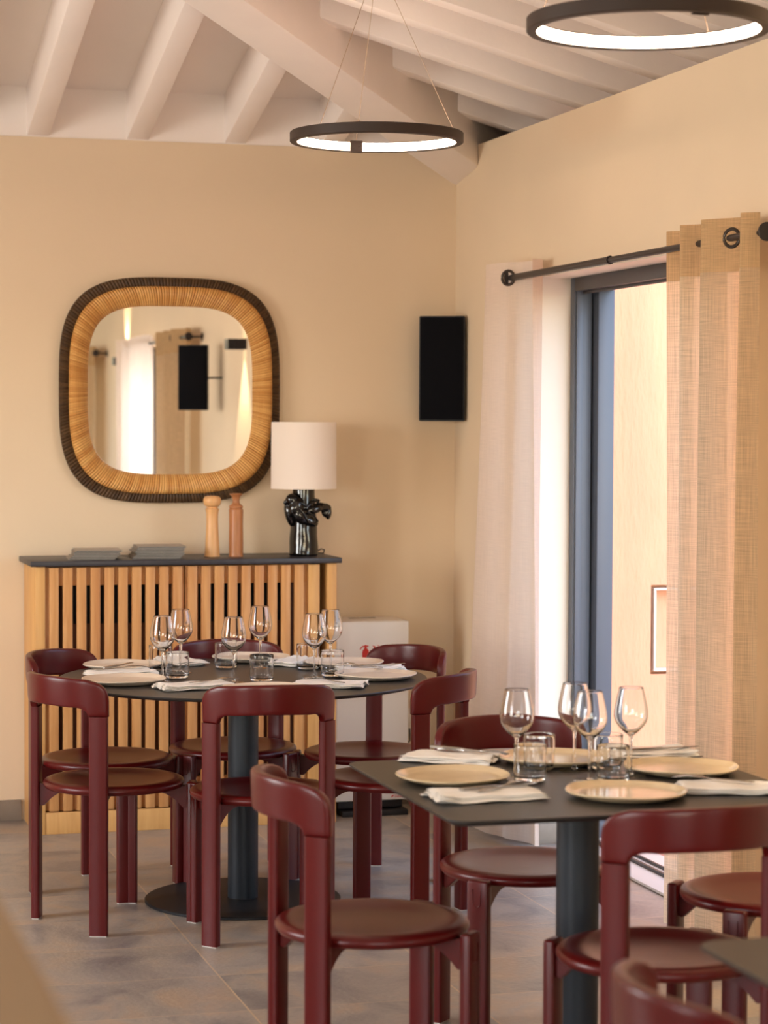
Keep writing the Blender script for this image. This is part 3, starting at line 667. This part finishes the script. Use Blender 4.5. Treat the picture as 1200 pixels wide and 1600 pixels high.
# ---------------------------------------------------------------- burgundy chair
def make_chair(label, grp):
    t = thing('dining_chair', label, 'chair', (0, 0, 0), 0, grp)
    RL, LW, LT = .250, .058, .027
    bm = bmesh.new()
    lathe(bm, smooth_prof([(0, .424), (.12, .424), (.205, .427), (.219, .433), (.2235, .441), (.220, .450), (.208, .4555), (.190, .4565), (.165, .4525), (.13, .446), (.08, .4415), (.03, .440), (0, .440)], 3), 96)
    link('seat', bm, m_red, t, ang=60)
    for i, az in enumerate((45, -45, 135, -135)):
        a = math.radians(az); M_ = Matrix.Rotation(a, 4, 'Z') @ Matrix.Translation((RL, 0, 0))
        top = .447 if i < 2 else .680
        bm = bmesh.new(); box(bm, -LT/2, LT/2, -LW/2, LW/2, .004, top)
        vert = [e for e in bm.edges if abs(e.verts[0].co.z-e.verts[1].co.z) > .1]
        bmesh.ops.bevel(bm, geom=vert, offset=.0065, segments=3, affect='EDGES', profile=.5)
        if i < 2:
            tops = [e for e in bm.edges if min(e.verts[0].co.z, e.verts[1].co.z) > top-.001]
            bmesh.ops.bevel(bm, geom=tops, offset=.006, segments=3, affect='EDGES', profile=.5)
        bm.transform(M_); lg = link('leg', bm, m_red, t, ang=50)
        bm = bmesh.new(); box(bm, -LT/2+.003, LT/2-.003, -LW/2+.003, LW/2-.003, 0, .004); bm.transform(M_)
        g = link('glide', bm, m_glide, lg, smooth=False)
        # curved bracket under the seat
        poly = [(-LT/2+.001, .365), (-LT/2+.001, .435)] + [(-.03, .4315), (-.12, .4255), (-.125, .418)] + [(-.11+.085*k/6, .412-.05*(k/6)**2) for k in range(7)]
        bm = bmesh.new(); prism(bm, poly, .030, lambda x, z, w: Vector((x, w-.015, z)))
        bmesh.ops.recalc_face_normals(bm, faces=bm.faces); bmesh.ops.bevel(bm, geom=list(bm.edges), offset=.002, segments=2, affect='EDGES')
        bm.transform(M_); link('bracket', bm, m_red, t, ang=40)
        if i < 2:
            bm = bmesh.new(); pts = [(LT/2+.0004, -.011, .425), (LT/2+.0004, -.011, .392)]+[(LT/2+.0004, -.011*math.cos(PI*k/8), .392-.011*math.sin(PI*k/8)) for k in range(1, 9)]+[(LT/2+.0004, .011, .425)]
            tube(bm, pts, .0012, 6); bm.transform(M_); link('stacking_clip', bm, m_red, t)
    # bent backrest: one continuous bow from rear leg to rear leg
    bm = bmesh.new(); N = 120; K = 36
    e_ = math.radians(45)+LW/2/RL+.012; LA = 2*e_*RL
    def rad(az, z): return .250+.013*math.cos(2*az)+.04*max(0, z-.68)
    loops = []
    for i in range(N+1):
        az = -e_+2*e_*i/N; s = (az+e_)*RL; se = min(s, LA-s)
        rc = .072
        zh = .802 if se >= rc else .802-rc*1.0*(1-math.sqrt(max(0, 1-((rc-se)/rc)**2)))
        zh = max(zh, .722 if se < .0005 else 0)
        wl = LW+.004; fr = .046
        if se <= wl: zl = .680
        elif se < wl+fr: q_ = (se-wl)/fr; zl = .680+.031*math.sqrt(1-(1-q_)**2)
        else: zl = .711
        endk = min(1, math.sqrt(max(0, se/.010)))
        th = .0128*(.6+.4*endk)
        cr = .011*(math.cos(2*az)-1)*min(1, se/.05); zh += cr; zl += cr*min(1, max(0, se-wl)/.06)
        zc, hh = (zh+zl)/2, (zh-zl)/2; loop = []
        for k in range(K):
            a = 2*PI*k/K; cz, cn = math.sin(a), math.cos(a)
            zz = zc+hh*math.copysign(abs(cz)**.32, cz); nn = th*math.copysign(abs(cn)**.36, cn)
            r_ = rad(az, zz)+nn; loop.append(bm.verts.new((-r_*math.cos(az), r_*math.sin(az), zz)))
        loops.append(loop)
    for A_, B_ in zip(loops, loops[1:]):
        for k in range(K): bm.faces.new((A_[k], A_[(k+1) % K], B_[(k+1) % K], B_[k]))
    bm.faces.new(loops[0]); bm.faces.new(loops[-1][::-1])
    link('backrest', bm, m_red, t, ang=60)
    return t
G1, G2 = 'burgundy chairs around the round table', 'burgundy chairs around the square table'
chairs = [
 ((1.165, 7.25), 25, 'burgundy chair at the near left of the round table, back towards the left edge', G1),
 ((1.218, 7.734), -40, 'burgundy chair at the far left of the round table, inner backrest shining', G1),
 ((1.688, 7.891), -95, 'burgundy chair behind the round table, facing the camera before the slatted cabinet', G1),
 ((1.577, 6.95), 85, 'burgundy chair at the near side of the round table, seen from directly behind', G1),
 ((2.118, 7.66), 205, 'burgundy chair at the far right of the round table, before the white unit', G1),
 ((2.032, 7.085), 141, 'burgundy chair at the near right of the round table, beside the pale curtain', G1),
 ((1.972, 5.598), 268, 'burgundy chair at the far side of the square table, facing the camera', G2),
 ((1.405, 5.045), 1, 'large burgundy chair at the left end of the square table, seen in full seat', G2),
 ((1.925, 4.595), 91, 'burgundy chair at the near side of the square table, its back towards the camera', G2),
 ((2.435, 5.11), 180, 'burgundy chair at the right end of the square table, before the sheer tan curtain', G2),
 ((1.482, 3.0), -1, 'blurred burgundy chair at the bottom right corner, nearest to the camera', None)]
c0_ = None
for (x, y), az, lab, grp in chairs:
    if c0_ is None: c0_ = make_chair(lab, grp); c0_.location = (x, y, 0); c0_.rotation_euler = (0, 0, math.radians(az))
    else:
        c = dup(c0_, (x, y, 0), math.radians(az), lab, grp)
        if not grp and 'group' in c: del c['group']

# ---------------------------------------------------------------- tables
TZ = .742
def pedestal(t, rb, col):
    bm = bmesh.new(); lathe(bm, [(0, 0), (rb-.002, 0), (rb, .002), (rb, .008), (rb-.003, .0105), (0, .0105)], 96); link('base_plate', bm, m_black, t)
    bm = bmesh.new(); lathe(bm, [(0, .0105), (.0505, .0105), (.0505, TZ-.016), (0, TZ-.016)], 96); link('column', bm, col, t)
    bm = bmesh.new(); box(bm, -.19, .19, -.03, .03, TZ-.018, TZ-.0125, .001); box(bm, -.03, .03, -.19, .19, TZ-.018, TZ-.0125, .001); link('top_bracket', bm, m_black, t)
t1 = thing('round_table', 'round dark pedestal table laid for six in front of the slatted cabinet', 'table', (1.626, 7.44, 0))
bm = bmesh.new(); lathe(bm, [(0, TZ-.012), (.596, TZ-.012), (.607, TZ-.006), (.609, TZ-.002), (.608, TZ), (0, TZ)], 160); link('tabletop', bm, m_top, t1)
pedestal(t1, .325, m_pole)
def sq_table(name, label, x0, x1, y0, y1, r=.045):
    cx, cy = (x0+x1)/2, (y0+y1)/2; t = thing(name, label, 'table', (cx, cy, 0)); hx, hy = (x1-x0)/2, (y1-y0)/2
    def rr(o, z):
        pts = []
        for sx, sy, a0 in ((1, 1, 0), (-1, 1, 90), (-1, -1, 180), (1, -1, 270)):
            for k in range(9):
                a = math.radians(a0+90*k/8); pts.append((sx*(hx-r)+(r-o)*math.cos(a), sy*(hy-r)+(r-o)*math.sin(a), z))
        return pts
    bm = bmesh.new(); L_ = [[bm.verts.new(p) for p in rr(o, z)] for o, z in ((.010, TZ-.013), (.001, TZ-.006), (0, TZ-.002), (.001, TZ))]
    for A_, B_ in zip(L_, L_[1:]):
        for i in range(36): bm.faces.new((A_[i], A_[(i+1) % 36], B_[(i+1) % 36], B_[i]))
    bm.faces.new(L_[0][::-1]); bm.faces.new(L_[-1]); link('tabletop', bm, m_top, t)
    pedestal(t, .30, m_pole); return t
sq_table('square_table', 'square dark pedestal table laid for four in front of the terrace door', 1.466, 2.366, 4.625, 5.520)
sq_table('square_table', 'corner of a bare dark square table at the bottom right edge', 1.505, 2.405, 2.56, 3.455)

# ---------------------------------------------------------------- tableware
def rim_plate(label, x, y, m, r, grp, rz):
    rnd = random.Random(int(x*1000+y*777))
    t = None
    bm = bmesh.new(); lathe(bm, smooth_prof([(0, .002), (r*.70, .0015), (r*.86, .006), (r*.965, .0125), (r, .0155), (r*.992, .0185), (r*.955, .0165), (r*.86, .010), (r*.74, .0075), (0, .0065)], 3), 96)
    p1, p2 = rnd.uniform(0, 6), rnd.uniform(0, 6)
    for v in bm.verts:
        a = math.atan2(v.co.y, v.co.x); q_ = 1+.012*math.sin(2*a+p1)+.006*math.sin(5*a+p2); v.co.x *= q_; v.co.y *= q_
        if v.co.xy.length > r*.9: v.co.z += .0012*math.sin(3*a+p2)
    o = link('dinner_plate', bm, m, ang=70); o.location = (x, y, TZ); o.rotation_euler = (0, 0, rz)
    return tag(o, label, 'plate', grp)
GP1, GP2 = 'plates on the round table', 'plates on the square table'
for i, (x, y, lab) in enumerate((
    (1.283, 7.80, 'plate at the far left of the round table, behind the other left plate'), (1.215, 7.36, 'plate at the near left of the round table, half hidden'),
    (1.765, 7.955, 'plate at the far side of the round table, behind the tall glasses'), (2.04, 7.70, 'plate at the far right of the round table, behind a napkin'),
    (2.045, 7.31, 'plate at the right rim of the round table, nearest to the right chair'), (1.60, 7.00, 'plate at the near rim of the round table, behind the near chair back'))):
    rim_plate('pale stoneware '+lab, x, y, m_plate2, .137, GP1, i)
for i, (x, y, lab) in enumerate(((1.636, 5.165, 'left plate of the square table, beside its left napkins'), (1.97, 5.385, 'far plate of the square table, in front of the far chair back'),
    (1.945, 4.845, 'nearest plate of the square table, reflecting glasses'), (2.215, 5.155, 'right plate of the square table, behind the right fork'))):
    rim_plate('glossy sand-coloured '+lab, x, y, m_plate, .137, GP2, i)

def wine_glass(label, grp, mark):
    t = thing('wine_glass', label, 'wine glass', (0, 0, 0), 0, grp)
    # bowl: outer then inner wall
    out = smooth_prof([(.0045, .096), (.010, .102), (.022, .112), (.035, .128), (.0405, .145), (.0395, .165), (.034, .192), (.0288, .214)], 5)
    inn = smooth_prof([(.0278, .2142), (.033, .192), (.0384, .165), (.0393, .145), (.034, .1295), (.021, .1145), (.009, .1065), (0, .105)], 5)
    bm = bmesh.new(); lathe(bm, [(0, .0955)]+out+inn, 48); link('bowl', bm, m_glass, t, ang=80)
    bm = bmesh.new(); lathe(bm, [(0, .0035)]+smooth_prof([(.008, .005), (.0042, .012), (.0034, .03), (.0034, .07), (.0042, .088), (.0045, .0952)], 4)+[(0, .0952)], 24); link('stem', bm, m_glass, t, ang=80)
    bm = bmesh.new(); lathe(bm, smooth_prof([(0, .0), (.033, .0), (.0362, .0008), (.036, .0016), (.02, .0024), (.008, .0034), (0, .0034)], 3), 48); link('foot', bm, m_glass, t, ang=80)
    if mark:
        bm = bmesh.new(); R0 = .0392
        def onb(u, z):
            r_ = .0400 if z < .155 else .0400-(z-.155)*.10
            a = -PI/2+u/r_; return Vector((r_*math.cos(a), r_*math.sin(a), z))
        def patch(u0, u1, z0, z1):
            bm.faces.new([bm.verts.new(onb(*p)) for p in ((u0, z0), (u1, z0), (u1, z1), (u0, z1))])
        for k in range(9): patch(-.0125+.0029*k, -.0125+.0029*k+.0014, .158, .1615)
        for k in range(-3, 4): w = .0042*math.sqrt(1-(k/3.6)**2); patch(-w, w, .1715+k*.0013, .1715+k*.0013+.0008)
        patch(-.0005, .0005, .1635, .168)
        link('etched_emblem', bm, m_etch, t, smooth=False)
    return t
def tumbler(label, grp):
    t = thing('water_tumbler', label, 'tumbler', (0, 0, 0), 0, grp)
    pr = [(0, 0)]+smooth_prof([(.028, .0), (.0345, .002), (.038, .010), (.039, .02), (.039, .085)], 4)+[(.0386, .0865), (.0374, .0865)]+smooth_prof([(.0372, .085), (.0372, .022), (.035, .014), (.028, .010), (0, .0095)], 4)
    bm = bmesh.new(); lathe(bm, pr, 64); link('glass_body', bm, m_glass, t, ang=80)
    return t
GW1, GW2, GT1, GT2 = 'wine glasses on the round table', 'wine glasses on the square table', 'tumblers on the round table', 'tumblers on the square table'
wg = None
for x, y, rz, grp, lab in (
    (1.343, 7.374, .3, GW1, 'left group on the round table, nearer of its two'), (1.450, 7.62, .3, GW1, 'left group on the round table, farther of its two'),
    (1.560, 7.284, .45, GW1, 'middle of the round table, lower one standing nearer'), (1.742, 7.70, .2, GW1, 'middle of the round table, higher one farther back'),
    (1.845, 7.349, .4, GW1, 'right group on the round table, nearer of its two'), (1.938, 7.495, .3, GW1, 'right group on the round table, farther of its two'),
    (1.790, 5.154, .0, GW2, 'left one on the square table, over the dark chair back'), (1.970, 5.244, .0, GW2, 'on the square table, farther before the blue door frame'),
    (1.945, 5.075, .0, GW2, 'on the square table, nearer before the blue door frame'), (2.069, 5.125, .0, GW2, 'right one on the square table, before the terrace wall')):
    L_ = 'empty stemmed wine glass, '+lab; mk = grp == GW1
    if wg is None: wg = wine_glass(L_, grp, True); g = wg; g.location = (x, y, TZ); g.rotation_euler = (0, 0, rz)
    elif mk: g = dup(wg, (x, y, TZ), rz, L_, grp)
    else:
        if x == 1.790: wg2 = wine_glass(L_, grp, False); wg2.location = (x, y, TZ)
        else: dup(wg2, (x, y, TZ), rz, L_, grp)
tb = None
for x, y, grp, lab in (
    (1.409, 7.465, GT1, 'left group of the round table, in front of its pair'), (1.395, 7.70, GT1, 'left group of the round table, hidden behind the wine glasses'),
    (1.630, 7.735, GT1, 'centre back of the round table, beside the nearer wine glass'), (1.660, 7.315, GT1, 'centre front of the round table, standing alone'),
    (1.893, 7.63, GT1, 'right group of the round table, left one'), (1.920, 7.400, GT1, 'right group of the round table, right one'),
    (1.812, 5.12, GT2, 'left pair of the square table, nearer one'), (1.893, 5.285, GT2, 'left pair of the square table, farther one'),
    (1.998, 5.06, GT2, 'right pair of the square table, nearer one'), (2.055, 5.245, GT2, 'right pair of the square table, farther one')):
    L_ = 'clear straight water tumbler, '+lab
    if tb is None: tb = tumbler(L_, grp); tb.location = (x, y, TZ)
    else: dup(tb, (x, y, TZ), 0, L_, grp)

def napkin(label, x, y, rz, grp, l=.26, w=.14, seed=0, frill=True):
    rnd = random.Random(seed); bm = bmesh.new(); nx, ny = 40, 16; z0 = .0
    for lay in range(3):
        th = .0056; sh = (rnd.uniform(-.006, .006), rnd.uniform(-.005, .005)); ph = rnd.uniform(0, 6); top = []; bot = []
        sl = 1-.03*lay
        for i in range(nx+1):
            u = i/nx-.5; rt, rb = [], []
            for j in range(ny+1):
                v = j/ny-.5
                ex = l*u*sl+sh[0]+.004*math.sin(v*9+ph); ey = w*v*sl*(1+.08*math.sin(u*3+ph))+sh[1]
                end = max(0, (u-.32)/.18) if frill else 0
                wv = .0012*math.sin(u*14+ph+v*4)+.004*end*math.sin(v*17+ph+lay)+.003*end
                edge = 1-max(abs(u), abs(v))*2
                k = min(1, max(0, edge)*9); k = math.sqrt(k)*.5
                zc = z0+th/2+max(wv, -.001)
                rt.append(bm.verts.new((ex, ey, zc+th*k))); rb.append(bm.verts.new((ex, ey, zc-th*k+.0)))
            top.append(rt); bot.append(rb)
        for i in range(nx):
            for j in range(ny):
                bm.faces.new((top[i][j], top[i+1][j], top[i+1][j+1], top[i][j+1])); bm.faces.new((bot[i][j], bot[i][j+1], bot[i+1][j+1], bot[i+1][j]))
        z0 += th*.92
    bmesh.ops.remove_doubles(bm, verts=bm.verts, dist=.00002)
    o = link('napkin', bm, m_nap, ang=70); o.location = (x, y, TZ+.0012); o.rotation_euler = (0, 0, rz)
    return tag(o, label, 'napkin', grp)
def fork_bm():
    bm = bmesh.new()
    def zf(x): return .002+.006*math.exp(-((x-.045)/.03)**2)*0+.010*max(0, (x-.10)/.09)*(1-max(0, (x-.10)/.09))*2+.004*max(0, (.03-x)/.03)*0
    def strip(st):
        prev = None; first = None
        for x, w, yc in st:
            z = zf(x); r_ = [bm.verts.new((x, yc-w, z)), bm.verts.new((x, yc+w, z)), bm.verts.new((x, yc+w, z+.0018)), bm.verts.new((x, yc-w, z+.0018))]
            if prev:
                for k in range(4): bm.faces.new((prev[k], prev[(k+1) % 4], r_[(k+1) % 4], r_[k]))
            else: first = r_
            prev = r_
        bm.faces.new(first[::-1]); bm.faces.new(prev)
    strip([(0, .004, 0), (.006, .0068, 0), (.03, .0062, 0), (.07, .0042, 0), (.105, .003, 0), (.12, .0034, 0), (.128, .008, 0), (.136, .0115, 0), (.146, .0118, 0)])
    for k in range(4):
        yc = -.0098+k*.00653; strip([(.146, .0019, yc), (.165, .0017, yc), (.185, .0014, yc*.97), (.193, .0006, yc*.97)])
    return bm
def knife_bm():
    bm = bmesh.new(); prev = None
    for x, w0, w1, th in ((0, .004, .004, .0022), (.004, .0065, .0065, .003), (.06, .006, .006, .003), (.098, .0045, .0045, .0026), (.105, .007, .0055, .0012), (.15, .0085, .0065, .001), (.19, .0070, .0075, .0009), (.205, .001, .0080, .0007)):
        r_ = [bm.verts.new((x, -w0, .003-th)), bm.verts.new((x, w1, .003-th)), bm.verts.new((x, w1, .003+th)), bm.verts.new((x, -w0, .003+th))]
        if prev:
            for k in range(4): bm.faces.new((prev[k], prev[(k+1) % 4], r_[(k+1) % 4], r_[k]))
        else: bm.faces.new(r_[::-1])
        prev = r_
    bm.faces.new(prev); return bm
FK = None; KN = None
def cutlery(kind, label, x, y, z, rz, grp):
    global FK, KN
    src = FK if kind == 'fork' else KN
    if src is None:
        o = link('dinner_'+kind, fork_bm() if kind == 'fork' else knife_bm(), m_steel, ang=40)
        if kind == 'fork': FK = o
        else: KN = o
    else: o = src.copy(); C.objects.link(o)
    o.location = (x, y, z); o.rotation_euler = (0, 0, rz)
    return tag(o, label, kind, grp)
GN1, GN2 = 'napkins on the round table', 'napkins on the square table'
ZN = TZ+.0195
naps = [ # x, y, rotation, label place, fork (dx,dy,rot)
 (1.415, 7.165, PI+.2, GN1, 'at the near left of the round table, with frilled end', 'r1'),
 (1.832, 7.105, -.45, GN1, 'at the near right of the round table, behind the near chair back', 'r2'),
 (1.235, 7.585, .16, GN1, 'at the left rim of the round table, between the two left plates', 'r3'),
 (1.495, 7.90, 1.95, GN1, 'at the far left of the round table, behind the left glasses', 'r4'),
 (1.885, 7.80, .95, GN1, 'at the far side of the round table, left of the right tumblers', 'r5'),
 (2.085, 7.505, .08, GN1, 'at the right rim of the round table, between the two right plates', 'r6'),
 (1.725, 5.475, -.60, GN2, 'at the far left of the square table, fork and knife on it', 's1'),
 (1.632, 4.905, PI+.02, GN2, 'at the near left of the square table, folded in thick layers', 's2'),
 (2.205, 4.86, -.36, GN2, 'at the near right of the square table, under a single fork', 's3'),
 (2.235, 5.420, .02, GN2, 'at the far right of the square table, under a knife', 's4')]
for i, (x, y, rz, grp, lab, k_) in enumerate(naps):
    napkin('white linen napkin '+lab, x, y, rz, grp, l=(.25, .24, .23, .21, .21, .23, .24, .26, .24, .24)[i], w=(.13, .13, .125, .12, .10, .12, .13, .14, .13, .13)[i], seed=20+i)
CF, CK = 'forks on the napkins', 'knives on the napkins'
for kd, x, y, rz, lab in (
    ('fork', 1.385, 7.135, .45, 'on the near left napkin of the round table'), ('fork', 1.86, 7.02, 1.95, 'on the near right napkin of the round table'),
    ('fork', 1.150, 7.585, .25, 'on the left rim napkin of the round table'), ('knife', 1.19, 7.62, .9, 'on the left rim napkin of the round table'),
    ('knife', 2.01, 7.49, .20, 'on the right rim napkin of the round table'), ('fork', 2.10, 7.42, 2.2, 'on the right rim napkin of the round table'),
    ('fork', 1.71, 5.53, -.75, 'on the far left napkin of the square table'), ('knife', 1.70, 5.56, -.85, 'on the far left napkin of the square table'),
    ('fork', 1.60, 4.87, .62, 'on the near left napkin of the square table'), ('knife', 1.57, 4.905, .22, 'on the near left napkin of the square table'),
    ('fork', 2.26, 4.84, 2.45, 'on the near right napkin of the square table'), ('knife', 2.17, 5.40, .08, 'on the far right napkin of the square table')):
    cutlery(kd, 'steel '+kd+' lying '+lab, x, y, ZN+(.003 if kd == 'knife' and x == 1.70 else 0), rz, CF if kd == 'fork' else CK)

# ---------------------------------------------------------------- blurred counter in the foreground
ct = thing('counter', 'out of focus beige counter edge at the bottom left corner', 'counter', (0, 0, 0))
bm = bmesh.new(); box(bm, -.35, .240, .9, 2.75, 1.11, 1.15, .015, 4); link('counter_top', bm, m_beige, ct)
boxo('counter_body', (-.30, .19, .95, 2.70, 0, 1.11), m_beige, ct, .01)
